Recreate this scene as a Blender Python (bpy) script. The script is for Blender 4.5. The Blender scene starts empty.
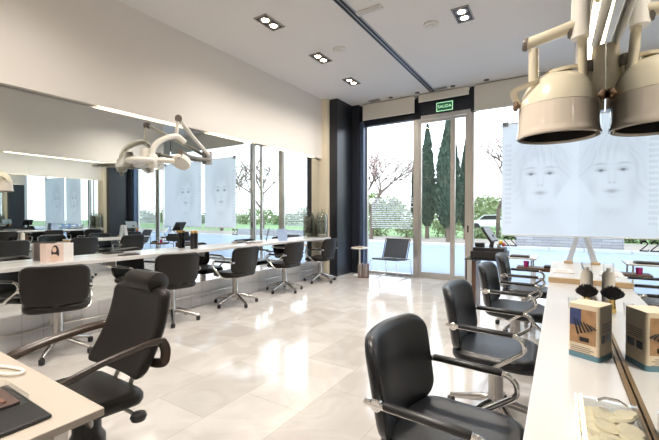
import bpy, bmesh, math, random
from mathutils import Vector, Matrix
R = math.radians
PI = math.pi
rng = random.Random(7)
S = bpy.context.scene
C = S.collection

# ------------------------------------------------------------------ materials
MATS = {}
def mat(name, col, rough=.5, metal=0.0, spec=.5, emit=None, estr=0, var=0.0, vscale=20, bump=0.0, bscale=200, coat=0.0, alpha=1.0, trans=0.0):
    if name in MATS: return MATS[name]
    m = bpy.data.materials.new(name); m.use_nodes = True
    nt = m.node_tree; b = nt.nodes['Principled BSDF']
    b.inputs['Base Color'].default_value = (*col, 1)
    b.inputs['Roughness'].default_value = rough
    b.inputs['Metallic'].default_value = metal
    b.inputs['Specular IOR Level'].default_value = spec
    b.inputs['Coat Weight'].default_value = coat
    b.inputs['Alpha'].default_value = alpha
    b.inputs['Transmission Weight'].default_value = trans
    if emit:
        b.inputs['Emission Color'].default_value = (*emit, 1)
        b.inputs['Emission Strength'].default_value = estr
    tc = None
    if var or bump:
        tc = nt.nodes.new('ShaderNodeTexCoord')
    if var:
        n = nt.nodes.new('ShaderNodeTexNoise'); n.inputs['Scale'].default_value = vscale; n.inputs['Detail'].default_value = 4
        nt.links.new(tc.outputs['Object'], n.inputs['Vector'])
        mx = nt.nodes.new('ShaderNodeMix'); mx.data_type = 'RGBA'
        mx.inputs[6].default_value = (*[max(0, c*(1-var)) for c in col], 1)
        mx.inputs[7].default_value = (*[min(1, c*(1+var)) for c in col], 1)
        nt.links.new(n.outputs['Fac'], mx.inputs[0]); nt.links.new(mx.outputs[2], b.inputs['Base Color'])
    if bump:
        n2 = nt.nodes.new('ShaderNodeTexNoise'); n2.inputs['Scale'].default_value = bscale
        nt.links.new(tc.outputs['Object'], n2.inputs['Vector'])
        bp = nt.nodes.new('ShaderNodeBump'); bp.inputs['Strength'].default_value = bump; bp.inputs['Distance'].default_value = .002
        nt.links.new(n2.outputs['Fac'], bp.inputs['Height']); nt.links.new(bp.outputs['Normal'], b.inputs['Normal'])
    MATS[name] = m
    return m

def glass_mat(name, tint=(1,1,1), refl=.07, rough=0.0):
    m = bpy.data.materials.new(name); m.use_nodes = True; nt = m.node_tree; nt.nodes.clear()
    o = nt.nodes.new('ShaderNodeOutputMaterial'); t = nt.nodes.new('ShaderNodeBsdfTransparent'); g = nt.nodes.new('ShaderNodeBsdfGlossy')
    t.inputs[0].default_value = (*tint, 1); g.inputs['Roughness'].default_value = rough
    lw = nt.nodes.new('ShaderNodeLayerWeight'); lw.inputs[0].default_value = .25
    mr = nt.nodes.new('ShaderNodeMapRange'); mr.inputs[3].default_value = refl*.5; mr.inputs[4].default_value = min(1, refl*6)
    nt.links.new(lw.outputs['Fresnel'], mr.inputs[0])
    mx = nt.nodes.new('ShaderNodeMixShader')
    nt.links.new(mr.outputs[0], mx.inputs[0]); nt.links.new(t.outputs[0], mx.inputs[1]); nt.links.new(g.outputs[0], mx.inputs[2])
    nt.links.new(mx.outputs[0], o.inputs[0]); MATS[name] = m
    return m

M_wall = mat('wall_paint', (.76,.725,.685), .75, var=.02, vscale=3)
M_ceil = mat('ceiling_paint', (.76,.745,.73), .8, var=.015, vscale=2)
M_cream = mat('cream_paint', (.80,.72,.56), .7, var=.03, vscale=4)
M_black = mat('black_metal_cladding', (.012,.014,.02), .28, spec=.6, var=.2, vscale=6)
M_jamb = mat('blue_grey_cladding', (.10,.14,.22), .3, metal=.5, var=.15, vscale=5)
M_beam = mat('dark_beam', (.018,.022,.032), .4, var=.2)
M_steel = mat('brushed_steel', (.62,.60,.57), .3, metal=1.0, var=.06, vscale=60)
M_chrome = mat('chrome', (.82,.81,.79), .08, metal=1.0, var=.03)
M_nickel = mat('satin_base_metal', (.52,.50,.48), .26, metal=1.0, var=.05, vscale=30)
M_leather = mat('black_leather', (.007,.008,.011), .30, spec=.5, var=.25, vscale=14, bump=.25, bscale=260)
M_brownpad = mat('dark_brown_leather', (.010,.008,.007), .36, spec=.35, var=.25, vscale=16, bump=.25, bscale=260)
M_plastic = mat('black_plastic', (.012,.012,.013), .35, var=.2)
M_armwood = mat('dark_arm_wood', (.035,.020,.012), .3, var=.3, vscale=30)
M_counter = mat('white_counter', (.67,.665,.655), .22, var=.015, vscale=6)
M_desk = mat('cream_laminate', (.47,.415,.355), .35, var=.03, vscale=7)
M_woodedge = mat('pale_wood', (.62,.44,.25), .45, var=.18, vscale=40)
M_darkwood = mat('walnut_wood', (.11,.055,.03), .4, var=.3, vscale=25)
M_ivory = mat('ivory_plastic', (.82,.75,.58), .22, coat=.4, var=.02, vscale=10)
M_visor = mat('ivory_visor', (.80,.71,.60), .12, coat=.6, var=.02, vscale=10)
M_whitepl = mat('white_plastic', (.86,.83,.76), .3, var=.02)
M_greycap = mat('grey_cap', (.20,.17,.15), .4, var=.1)
M_knob = mat('brown_knob', (.17,.10,.055), .4, var=.2)
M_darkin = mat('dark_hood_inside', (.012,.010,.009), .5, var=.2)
M_paper = mat('white_paper', (.82,.80,.78), .6, var=.02)
M_sky = None
M_glass = glass_mat('window_glass', (.97,.99,1.0), .05)
M_clear = glass_mat('clear_acrylic', (.97,.98,.98), .05)
M_jar = glass_mat('jar_glass', (.90,.92,.90), .10)

def mirror_mat():
    m = bpy.data.materials.new('silver_mirror'); m.use_nodes = True
    nt = m.node_tree; b = nt.nodes['Principled BSDF']
    b.inputs['Base Color'].default_value = (.84,.875,.87,1); b.inputs['Metallic'].default_value = 1; b.inputs['Roughness'].default_value = 0.0
    n = nt.nodes.new('ShaderNodeTexNoise'); n.inputs['Scale'].default_value = .6
    tc = nt.nodes.new('ShaderNodeTexCoord'); nt.links.new(tc.outputs['Object'], n.inputs['Vector'])
    mx = nt.nodes.new('ShaderNodeMix'); mx.data_type = 'RGBA'
    mx.inputs[6].default_value = (.83,.87,.865,1); mx.inputs[7].default_value = (.85,.88,.875,1)
    nt.links.new(n.outputs['Fac'], mx.inputs[0]); nt.links.new(mx.outputs[2], b.inputs['Base Color'])
    return m
M_mirror = mirror_mat()

def tile_mat(name, c1, c2, mortar, w, h, rough, rot=0, veins=True, spec=.5, msize=.004):
    m = bpy.data.materials.new(name); m.use_nodes = True
    nt = m.node_tree; b = nt.nodes['Principled BSDF']; N = nt.nodes.new; L = nt.links.new
    tc = N('ShaderNodeTexCoord'); mp = N('ShaderNodeMapping'); mp.inputs['Rotation'].default_value = (0,0,rot)
    L(tc.outputs['Object'], mp.inputs['Vector'])
    br = N('ShaderNodeTexBrick'); br.offset = .5; br.squash = 1
    br.inputs['Color1'].default_value = (*c1,1); br.inputs['Color2'].default_value = (*c2,1); br.inputs['Mortar'].default_value = (*mortar,1)
    br.inputs['Scale'].default_value = 1; br.inputs['Mortar Size'].default_value = msize; br.inputs['Mortar Smooth'].default_value = .3
    br.inputs['Brick Width'].default_value = w; br.inputs['Row Height'].default_value = h
    L(mp.outputs[0], br.inputs['Vector'])
    out = br.outputs['Color']
    if veins:
        n = N('ShaderNodeTexNoise'); n.inputs['Scale'].default_value = 2.2; n.inputs['Detail'].default_value = 8; n.inputs['Distortion'].default_value = 1.6
        L(tc.outputs['Object'], n.inputs['Vector'])
        cr = N('ShaderNodeValToRGB'); cr.color_ramp.elements[0].position = .42; cr.color_ramp.elements[0].color = (.90,.885,.87,1)
        cr.color_ramp.elements[1].position = .60; cr.color_ramp.elements[1].color = (1,1,1,1)
        L(n.outputs['Fac'], cr.inputs[0])
        mx = N('ShaderNodeMix'); mx.data_type = 'RGBA'; mx.blend_type = 'MULTIPLY'; mx.inputs[0].default_value = 1
        L(out, mx.inputs[6]); L(cr.outputs[0], mx.inputs[7]); out = mx.outputs[2]
    L(out, b.inputs['Base Color'])
    b.inputs['Roughness'].default_value = rough; b.inputs['Specular IOR Level'].default_value = spec
    return m
M_floor = tile_mat('polished_marble_tiles', (.64,.62,.60), (.53,.51,.49), (.45,.43,.41), .80, .50, .10, rot=R(90), spec=.7, msize=.003)
M_basetile = tile_mat('grey_plinth_tiles', (.74,.74,.75), (.68,.68,.69), (.52,.52,.53), .30, .18, .3, veins=False)

# ------------------------------------------------------------------ mesh helpers
class MB:
    def __init__(s): s.bm = bmesh.new(); s.smooth = False
    def box(s, a, b, bevel=0.0, seg=2):
        x0,y0,z0 = a; x1,y1,z1 = b
        if x0>x1: x0,x1=x1,x0
        if y0>y1: y0,y1=y1,y0
        if z0>z1: z0,z1=z1,z0
        t = bmesh.new()
        bmesh.ops.create_cube(t, size=1, matrix=Matrix.Translation(((x0+x1)/2,(y0+y1)/2,(z0+z1)/2)) @ Matrix.Diagonal((x1-x0,y1-y0,z1-z0,1)))
        if bevel: bmesh.ops.bevel(t, geom=t.edges[:], offset=bevel, segments=seg, affect='EDGES', profile=.5)
        s.merge(t); return s
    def merge(s, t, mtx=None):
        if mtx is not None: bmesh.ops.transform(t, matrix=mtx, verts=t.verts)
        me = bpy.data.meshes.new('tmp'); t.to_mesh(me); t.free(); s.bm.from_mesh(me); bpy.data.meshes.remove(me)
    def ring_loft(s, rings, cap=True, closed=False):
        vs = [[s.bm.verts.new(p) for p in r] for r in rings]; n = len(rings[0])
        k = len(vs)
        for i in range(k if closed else k-1):
            a, b = vs[i], vs[(i+1)%k]
            for j in range(n):
                try: s.bm.faces.new((a[j], a[(j+1)%n], b[(j+1)%n], b[j]))
                except ValueError: pass
        if cap and not closed:
            s.bm.faces.new(list(reversed(vs[0]))); s.bm.faces.new(vs[-1])
        s.smooth = True; return s
    def tube(s, pts, r, n=10, closed=False, flat=None, cap=True):
        pts = [Vector(p) for p in pts]; rings = []; k = len(pts); up = None
        for i, p in enumerate(pts):
            if closed: d = pts[(i+1)%k]-pts[i-1]
            else: d = pts[min(i+1,k-1)]-pts[max(i-1,0)]
            d.normalize()
            if up is None:
                up = Vector((0,0,1)) if abs(d.z) < .9 else Vector((1,0,0))
            side = d.cross(up)
            if side.length < 1e-4: side = d.cross(Vector((0,1,0)))
            side.normalize(); up = side.cross(d).normalized()
            rr = r[i] if isinstance(r,(list,tuple)) else r
            a, b = (rr, rr) if flat is None else flat
            rings.append([p + side*a*math.cos(2*PI*j/n) + up*b*math.sin(2*PI*j/n) for j in range(n)])
        return s.ring_loft(rings, cap, closed)
    def lathe(s, prof, n=24, mtx=None, cap=True):
        t = MB(); 
        rings = [[Vector((r*math.cos(2*PI*j/n), r*math.sin(2*PI*j/n), z)) for j in range(n)] for r, z in prof]
        t.ring_loft(rings, cap); s.merge(t.bm, mtx); s.smooth = True; return s
    def prism(s, outline, z0, z1, mtx=None):
        t = MB(); t.ring_loft([[Vector((x,y,z0)) for x,y in outline],[Vector((x,y,z1)) for x,y in outline]]); s.merge(t.bm, mtx); return s
    def quad(s, a, b, c, d):
        s.bm.faces.new([s.bm.verts.new(p) for p in (a,b,c,d)]); return s
    def build(s, name, material, parent=None, loc=(0,0,0), rot=(0,0,0), smooth=None, recalc=True):
        if recalc: bmesh.ops.recalc_face_normals(s.bm, faces=s.bm.faces[:])
        me = bpy.data.meshes.new(name); s.bm.to_mesh(me); s.bm.free()
        sm = s.smooth if smooth is None else smooth
        if sm:
            for p in me.polygons: p.use_smooth = True
            me.set_sharp_from_angle(angle=R(40))
        for mm in (material if isinstance(material,(list,tuple)) else [material]): me.materials.append(mm)
        o = bpy.data.objects.new(name, me); C.objects.link(o)
        o.location = loc; o.rotation_euler = rot
        if parent: o.parent = parent
        return o

def rrect(w, h, r, n=6, m=0):
    pts = []
    r = max(1e-4, min(r, w/2-1e-4, h/2-1e-4))
    for cx, cy, a0 in ((w/2-r,h/2-r,0),(-w/2+r,h/2-r,90),(-w/2+r,-h/2+r,180),(w/2-r,-h/2+r,270)):
        for k in range(n+1):
            a = R(a0+90*k/n); pts.append((cx+r*math.cos(a), cy+r*math.sin(a)))
    if not m: return pts
    out = []
    for i, p in enumerate(pts):
        q = pts[(i+1) % len(pts)]; out.append(p)
        if i % (n+1) == n:
            for k in range(1, m): out.append((p[0]+(q[0]-p[0])*k/m, p[1]+(q[1]-p[1])*k/m))
    return out
def arc(c, r, a0, a1, n, fn):
    return [fn(c[0]+r*math.cos(R(a0+(a1-a0)*k/n)), c[1]+r*math.sin(R(a0+(a1-a0)*k/n))) for k in range(n+1)]
def smooth(pts,n=6):
    P=[Vector(p) for p in pts]; out=[]
    for i in range(len(P)-1):
        p0,p1,p2,p3=P[max(i-1,0)],P[i],P[i+1],P[min(i+2,len(P)-1)]
        for k in range(n):
            t=k/n; out.append(.5*((2*p1)+(p2-p0)*t+(2*p0-5*p1+4*p2-p3)*t*t+(3*p1-p0-3*p2+p3)*t**3))
    return out+[P[-1]]
def cushion(w, h, t, rad, fn, edge=None, n=7):
    """pillow plate of rounded outline; fn maps (x, y, z) to a point"""
    e = edge or t/2; b = MB(); rings = []
    layers = []
    for s in (.25, .5, .75): layers.append((s, 1))
    def outline(ins, z, sc=1.0):
        return [Vector(fn(x*sc, y*sc, z)) for x, y in rrect(w-2*ins, h-2*ins, max(rad-ins, .004), n, 8)]
    for sc in (.03,.2,.4,.6,.8,.92): rings.append(outline(e, t/2, sc))
    for k in range(6): 
        a = R(90-36*k); rings.append(outline(e*(1-math.cos(a)), t/2*math.sin(a)))
    for sc in (.92,.8,.6,.4,.2,.03): rings.append(outline(e, -t/2, sc))
    b.ring_loft(rings); return b

def tag(o, label=None, cat=None, group=None, kind=None):
    if label: o['label'] = label
    if cat: o['category'] = cat
    if group: o['group'] = group
    if kind: o['kind'] = kind
    return o
def empty(name, loc, label, cat, rz=0, group=None):
    o = bpy.data.objects.new(name, None); C.objects.link(o); o.empty_display_size = .1
    o.location = loc; o.rotation_euler = (0,0,rz); return tag(o, label, cat, group)
def struct(b, name, m, **k):
    o = b.build(name, m, **k); o['kind'] = 'structure'; return o
def children(o): return [x for x in bpy.data.objects if x.parent == o]
def dup(root, loc, rz, label, group=None):
    r = root.copy(); C.objects.link(r); r.location = loc; r.rotation_euler = (0,0,rz); r['label'] = label
    if group: r['group'] = group
    for ch in children(root):
        c = ch.copy(); C.objects.link(c); c.parent = r
        for g in children(ch):
            d = g.copy(); C.objects.link(d); d.parent = c
    return r
def text_mesh(txt, size, depth):
    cu = bpy.data.curves.new('txt', 'FONT'); cu.body = txt; cu.size = size; cu.extrude = depth; cu.align_x = 'CENTER'; cu.align_y = 'CENTER'
    o = bpy.data.objects.new('txt', cu); C.objects.link(o)
    dg = bpy.context.evaluated_depsgraph_get(); me = bpy.data.meshes.new_from_object(o.evaluated_get(dg))
    bpy.data.objects.remove(o); b = MB(); b.bm.from_mesh(me); return b

# ------------------------------------------------------------------ dimensions
XL = -4.54; XR = .21; YW = 7.83; ZC = 3.90; YB = -3.2; XE = 5.2
HZ = 2.60            # underside of the headers above both mirrors

# ------------------------------------------------------------------ setting
b = MB(); b.box((XL-.2,YB-.2,-.12),(XE+.2,YW+.12,0)); struct(b, 'floor', M_floor)
b = MB(); b.box((XL-.2,YB-.2,ZC),(XE+.2,YW+.12,ZC+.15)); struct(b, 'ceiling', M_ceil)
b = MB(); b.box((XL-.2,YB,0),(XL-.012,YW,ZC)); b.box((XL-.012,YB,HZ+.03),(XL+.070,6.87,ZC)); b.box((XL+.056,YB,HZ),(XL+.070,6.87,HZ+.03)); b.box((XL-.012,YB,HZ),(XL+.030,6.87,HZ+.03)); struct(b, 'wall_left', M_wall)
b = MB(); b.box((XL-.012,6.775,0),(-4.335,6.88,ZC)); struct(b, 'wall_end', M_cream)
b = MB(); b.box((XL-.2,YB-.2,0),(XE+.2,YB,ZC)); struct(b, 'wall_back', M_wall)
b = MB(); b.box((XE,YB,0),(XE+.2,YW,ZC)); struct(b, 'wall_far_right', M_wall)
b = MB(); b.box((XL-.012,YB,.0),(XL+.004,6.775,.355)); struct(b, 'baseboard_left', M_basetile, )
# island wall with mirror
b = MB(); b.box((XR+.012,-1.6,0),(XR+.30,6.1,HZ)); b.box((XR-.060,-1.6,HZ+.03),(XR+.345,6.1,ZC)); b.box((XR-.060,-1.6,HZ),(XR-.054,6.1,HZ+.03)); b.box((XR-.006,-1.6,HZ),(XR+.012,6.1,HZ+.03)); struct(b, 'wall_right', M_wall)
b = MB(); b.box((XR-.004,-1.6,0),(XR+.012,6.1,.355)); struct(b, 'baseboard_right', M_basetile)
# black columns by the window
b = MB(); b.box((-4.36,6.88,0),(-4.13,YW,ZC)); struct(b, 'trim_1', M_black)
b = MB(); b.box((-4.13,7.55,0),(-3.96,YW,ZC)); struct(b, 'trim_2', M_beam)
b = MB(); b.box((-3.96,7.62,0),(-3.87,YW,3.52)); struct(b, 'trim_3', M_jamb)
# beams over the glazing
b = MB(); b.box((-4.13,7.70,3.42),(-2.60,YW,3.53)); b.box((-2.62,7.70,3.42),(-2.55,YW,ZC)); b.box((-4.13,7.79,3.53),(-2.6,YW,ZC)); struct(b, 'trim_4', M_beam)
b = MB(); b.box((-2.55,7.71,3.48),(-1.50,YW,ZC)); b.box((-1.52,7.68,3.42),(-1.44,YW,ZC)); struct(b, 'trim_5', M_beam)
b = MB(); b.box((-1.44,7.72,3.55),(XE,YW,ZC)); b.box((-1.44,7.65,3.84),(XE,7.672,ZC)); struct(b, 'trim_6', M_beam)
# lower curbs
b = MB(); b.box((-3.87,7.74,0),(-2.70,YW,.05)); b.box((-1.5,7.74,0),(XE,YW,.05)); struct(b, 'trim_7', M_steel)

def pane(x0,x1,z0,z1,name,par=None,y=7.80):
    b = MB(); b.box((x0,y,z0),(x1,y+.010,z1)); o = b.build(name, M_glass, par); return o
w1 = struct(MB().box((-3.87,7.76,.05),(-3.84,YW,3.42)).box((-2.72,7.76,.05),(-2.70,YW,3.42)), 'window_1', M_steel)
pane(-3.84,-2.72,.05,3.42,'glass_pane',w1)
# rows of white lettering stuck on the first window
b = MB()
for k in range(15):
    z = 1.72-k*.047; x = -3.74
    while x < -2.80:
        l = rng.uniform(.03,.13)
        b.box((x,7.794,z-.013),(min(x+l,-2.74),7.7985,z+.013)); x += l+rng.uniform(.010,.022)
def vinyl_mat():
    m=bpy.data.materials.new('frosted_vinyl'); m.use_nodes=True; nt=m.node_tree; nt.nodes.clear(); N=nt.nodes.new; L=nt.links.new
    o=N('ShaderNodeOutputMaterial'); d=N('ShaderNodeBsdfDiffuse'); t=N('ShaderNodeBsdfTranslucent'); x=N('ShaderNodeMixShader'); tr=N('ShaderNodeBsdfTransparent'); y=N('ShaderNodeMixShader')
    n=N('ShaderNodeTexNoise'); n.inputs['Scale'].default_value=30; c=N('ShaderNodeValToRGB'); c.color_ramp.elements[0].color=(.84,.86,.88,1); c.color_ramp.elements[1].color=(.92,.93,.94,1)
    L(n.outputs['Fac'],c.inputs[0]); L(c.outputs[0],d.inputs[0]); L(c.outputs[0],t.inputs[0]); x.inputs[0].default_value=.6
    L(d.outputs[0],x.inputs[1]); L(t.outputs[0],x.inputs[2]); y.inputs[0].default_value=.2; L(x.outputs[0],y.inputs[1]); L(tr.outputs[0],y.inputs[2]); L(y.outputs[0],o.inputs[0]); return m
M_vinyl = vinyl_mat()
b.build('lettering', M_vinyl, w1, smooth=False)['kind'] = 'stuff'
# door
d1 = struct(MB().box((-2.70,7.73,0),(-2.60,YW,3.48)).box((-1.61,7.73,0),(-1.50,YW,3.48)).box((-2.60,7.73,3.40),(-1.61,YW,3.48)).box((-2.60,7.73,0),(-1.61,YW,.02)), 'door_1', M_steel)
lf = MB().box((-2.595,7.76,.02),(-2.54,7.80,3.39)).box((-1.93,7.76,.02),(-1.87,7.80,3.39)).box((-2.54,7.76,.02),(-1.93,7.80,.12)).box((-2.54,7.76,3.33),(-1.93,7.80,3.39)).build('door_leaf', M_steel, d1)
pane(-2.54,-1.93,.12,3.33,'glass_pane',lf,7.775)
sd = MB().box((-1.87,7.775,.02),(-1.84,7.82,3.39)).box((-1.64,7.775,.02),(-1.612,7.82,3.39)).box((-1.84,7.775,.02),(-1.64,7.82,.10)).box((-1.84,7.775,3.35),(-1.64,7.82,3.39)).build('side_frame', M_steel, d1)
pane(-1.84,-1.64,.10,3.35,'glass_pane',sd,7.79)
MB().box((-1.585,7.715,1.0),(-1.555,7.73,1.14),.004).build('lock_plate', M_plastic, d1)
b = MB().box((-1.50,7.76,.05),(-1.47,YW,3.55))
for x in (2.75,): b.box((x,7.76,.05),(x+.05,YW,3.55))
w2 = struct(b, 'window_2', M_steel)
pane(-1.47,2.75,.05,3.55,'glass_pane',w2); pane(2.80,XE,.05,3.55,'glass_pane',w2)
# the number 22 on the glass, read from the street
two = []
for a in range(200, -50, -10): two.append((.030*math.cos(R(a)), .045+.030*math.sin(R(a))))
def stroke(path, w):
    o = []; i_ = []
    for k,(x,y) in enumerate(path):
        x0,y0 = path[max(k-1,0)]; x1,y1 = path[min(k+1,len(path)-1)]
        dx,dy = x1-x0,y1-y0; l = math.hypot(dx,dy) or 1
        ww = w[k] if isinstance(w,list) else w
        o.append((x-dy/l*ww, y+dx/l*ww)); i_.append((x+dy/l*ww, y-dx/l*ww))
    return o, i_
def two_glyph(sc):
    path = [(.30*math.cos(R(a))-.0, .42+.26*math.sin(R(a))) for a in range(170,-30,-12)] + [(.15,.16),(-.05,-.05),(-.25,-.28),(-.34,-.40)]
    wd = [.05+.05*math.sin(PI*min(1,k/14)) if k < 15 else .055 for k in range(len(path))]
    o, i_ = stroke(path, wd); b = MB(); sc_ = sc
    for k in range(len(path)-1):
        q = [o[k], o[k+1], i_[k+1], i_[k]]
        b.ring_loft([[Vector((x*sc,0,y*sc)) for x,y in q],[Vector((x*sc,.004,y*sc)) for x,y in q]])
    q = [(-.40,-.46),(.40,-.46),(.46,-.18),(.40,-.18),(.34,-.32),(-.40,-.32)]
    b.ring_loft([[Vector((x*sc,0,y*sc)) for x,y in q],[Vector((x*sc,.004,y*sc)) for x,y in q]])
    q = [(-.33,.44),(-.24,.34),(-.16,.42),(-.22,.54)]
    b.ring_loft([[Vector((x*sc,0,y*sc)) for x,y in q],[Vector((x*sc,.004,y*sc)) for x,y in q]])
    return b
M_ink = mat('black_vinyl', (.01,.01,.012), .5, var=.1)
for x in (-.875,-.745):
    two_glyph(.145).build('number_digit', M_ink, w2, (x,7.792,.82), (0,0,PI), smooth=False)

# street
M_pave = mat('pale_street_paving', (.29,.34,.42), .7, var=.06, vscale=1.2)
b = MB(); b.box((-60,YW+.12,-.20),(40,17.2,-.06)); struct(b, 'street', M_pave)
M_soil = mat('planted_soil', (.36,.30,.24), .9, var=.3, vscale=1.5)
b = MB(); b.box((-60,17.2,-.20),(40,22.5,-.03)); struct(b, 'soil_strip', M_soil)
M_curb = mat('pale_curb', (.62,.62,.62), .8, var=.08, vscale=3)
b = MB()
for k in range(70): b.box((-60+k*1.42,17.0,-.10),(-60+k*1.42+1.40,17.2,.06),.01)
struct(b, 'curb', M_curb)
M_lawn = mat('lawn_green', (.22,.32,.13), .95, var=.35, vscale=2.5)
b = MB(); b.box((-120,22.5,-.20),(90,90,-.05)); struct(b, 'lawn', M_lawn)

# ------------------------------------------------------------------ mirrors, headers, strips
def mirror(name, label, x0, x1, ys, z0, z1, loc):
    r = empty(name, loc, label, 'mirror')
    for a, c in zip(ys, ys[1:]):
        b = MB(); b.box((x0-loc[0],a-loc[1]+.0007,z0-loc[2]),(x1-loc[0],c-loc[1]-.0007,z1-loc[2])); b.build('mirror_panel', M_mirror, r)
    return r
mirror('wall_mirror','long wall mirror above and behind the left white counter', XL-.012, XL, [YB,1.0,6.775], .355, HZ, (XL,2,.355))
mirror('wall_mirror','tall mirror along the right counter reflecting the window banner', XR, XR+.012, [-1.6,-.2,3.1,6.1], .355, HZ, (XR,2,.355))
M_tube = mat('warm_tube_light', (.9,.85,.7), .4, emit=(1.0,.86,.62), estr=11)
M_tubeoff = mat('grey_slot', (.16,.14,.12), .5, var=.1)
def strip(x, y0, y1, label, lit=True, group=None, hw=.006):
    r = empty('strip_light', (x,(y0+y1)/2,HZ-.001), label, 'strip light', group=group)
    l = (y1-y0)/2
    MB().box((-.012,-l,.014),(.012,l,.030)).build('housing', M_tubeoff if not lit else M_whitepl, r)
    MB().box((-hw,-l+.01,.004),(hw,l-.01,.014),.003).build('tube', M_tube if lit else M_tubeoff, r)
for y0,y1,lb in ((2.14,3.36,'lit strip light over the mirror, left of the white lamp arm'),(3.72,4.72,'lit strip light over the mirror, between the lamp arm and the glass jar end'),(5.05,6.55,'lit strip light over the mirror, closest to the black column')):
    strip(XL+.043, y0, y1, lb)
strip(XL+.043, -1.2, 2.12, 'unlit strip light over the mirror at the left edge of the photo', False)
strip(XR-.030, 2.70, 5.95, 'lit strip light above the right mirror, toward the window end', hw=.019)
strip(XR-.030, -.9, 2.66, 'unlit strip light above the right mirror, at the camera end', False, hw=.019)

# ------------------------------------------------------------------ ceiling things
M_lamp = mat('halogen_lamp', (1,.9,.75), .3, emit=(1.0,.83,.58), estr=34)
M_lframe = mat('dark_lamp_recess', (.06,.05,.045), .5, var=.2)
M_ltrim = mat('grey_lamp_trim', (.34,.32,.30), .4, metal=.6, var=.1)
POWER = 120
def downlight(x, y, label):
    r = empty('ceiling_downlight', (x,y,ZC), label, 'downlight', group='twin downlights in the ceiling')
    w, l = .105, .19
    b = MB(); b.box((-w,-l,-.012),(-w+.014,l,-.0005)); b.box((w-.014,-l,-.012),(w,l,-.0005)); b.box((-w,-l,-.012),(w,-l+.014,-.0005)); b.box((-w,l-.014,-.012),(w,l,-.0005)); b.build('trim_frame', M_ltrim, r)
    MB().box((-w+.014,-l+.014,-.006),(w-.014,l-.014,-.0005)).build('recess', M_lframe, r)
    for s in (-1,1):
        MB().lathe([(.052,-.014),(.074,-.012),(.076,-.006)], 20,None,False).build('lamp_ring', M_ltrim, r, (0,s*.083,0))
        MB().lathe([(.005,-.018),(.03,-.016),(.044,-.013),(.046,-.008)], 20).build('lamp', M_lamp, r, (0,s*.083,0))
        ld = bpy.data.lights.new('halogen', 'SPOT'); ld.energy = POWER*(.62 if x < -2 else (1.35 if y < 2 else 1.15)); ld.color = (1,.915,.82); ld.spot_size = R(150); ld.spot_blend = 1.0; ld.shadow_soft_size = .06
        lo = bpy.data.objects.new('halogen_bulb', ld); C.objects.link(lo); lo.location = (0,s*.083,-.03); lo.parent = r
for x,y,lb in ((-3.27,3.70,'nearest of the twin downlights above the left counter'),(-3.30,4.97,'middle twin downlight above the left counter'),(-3.38,6.15,'twin downlight nearest the black column'),(-1.06,4.86,'twin downlight to the right of the dark ceiling slot'),
               (-3.27,1.1,'twin downlight above the cream desk side of the left counter'),(-1.06,1.3,'twin downlight overhead, right of the dark ceiling slot'),(-3.27,-1.5,'twin downlight at the back, left'),(-1.06,-1.5,'twin downlight at the back, right')):
    downlight(x,y,lb)
M_slot = mat('black_slot', (.008,.009,.012), .5, var=.1)
M_alum = mat('grey_aluminium_rail', (.46,.48,.52), .4, metal=.5, var=.1)
r = empty('slot_diffuser', (-2.235,2.5,ZC), 'long dark double slot running across the white ceiling', 'air slot')
MB().box((-.055,-5.5,-.014),(.055,5.02,-.0005)).build('rail', M_alum, r)
for s in (-1,1): MB().box((s*.026-.017,-5.48,-.018),(s*.026+.017,5.0,-.0135)).build('slot', M_slot, r)
M_ceilpl = mat('off_white_plastic', (.70,.69,.66), .5, var=.03)
for x,y,lb in ((-2.89,4.87,'round white smoke detector left of the dark slot'),(-1.475,4.89,'round white smoke detector right of the dark slot')):
    r = empty('smoke_detector',(x,y,ZC),lb,'smoke detector')
    MB().lathe([(.10,-.0005),(.10,-.012),(.085,-.022),(.02,-.024)],24).build('housing', M_ceilpl, r)
    MB().lathe([(.055,-.024),(.05,-.036),(.01,-.038)],20).build('sensor', M_ceilpl, r)
r = empty('emergency_light',(-2.02,4.13,ZC),'flat rectangular emergency light beside the dark slot','emergency light')
MB().box((-.17,-.045,-.022),(.17,.045,-.0002)).build('housing', M_ceilpl, r)
MB().box((-.15,-.032,-.027),(.15,.032,-.021),.004).build('diffuser', mat('matt_diffuser',(.62,.60,.57),.4,var=.03), r)
for x,lb in ((-3.50,'grey air vent in the ceiling over the first window'),(-2.04,'grey air vent in the ceiling over the door')):
    r = empty('air_vent',(x,7.42,ZC),lb,'air vent')
    MB().box((-.13,-.06,-.014),(.13,.06,-.0005),.003).build('frame', M_alum, r)
    b = MB()
    for k in range(5): b.box((-.115,-.045+k*.02,-.019),(.115,-.037+k*.02,-.013))
    b.build('grille', M_ltrim, r)
for x,lb in ((-3.12,'small dark ceiling spot over the first window'),(-2.53,'small dark ceiling spot left of the door'),(-1.81,'small dark ceiling spot over the door'),(-1.19,'small dark ceiling spot right of the door')):
    r = empty('recessed_spot',(x,7.44,ZC),lb,'ceiling spot')
    MB().lathe([(.05,-.0005),(.05,-.010),(.036,-.014)],18).build('ring', M_lframe, r)
    MB().lathe([(.034,-.010),(.02,-.013),(.004,-.014)],18).build('lens', M_slot, r)
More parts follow.
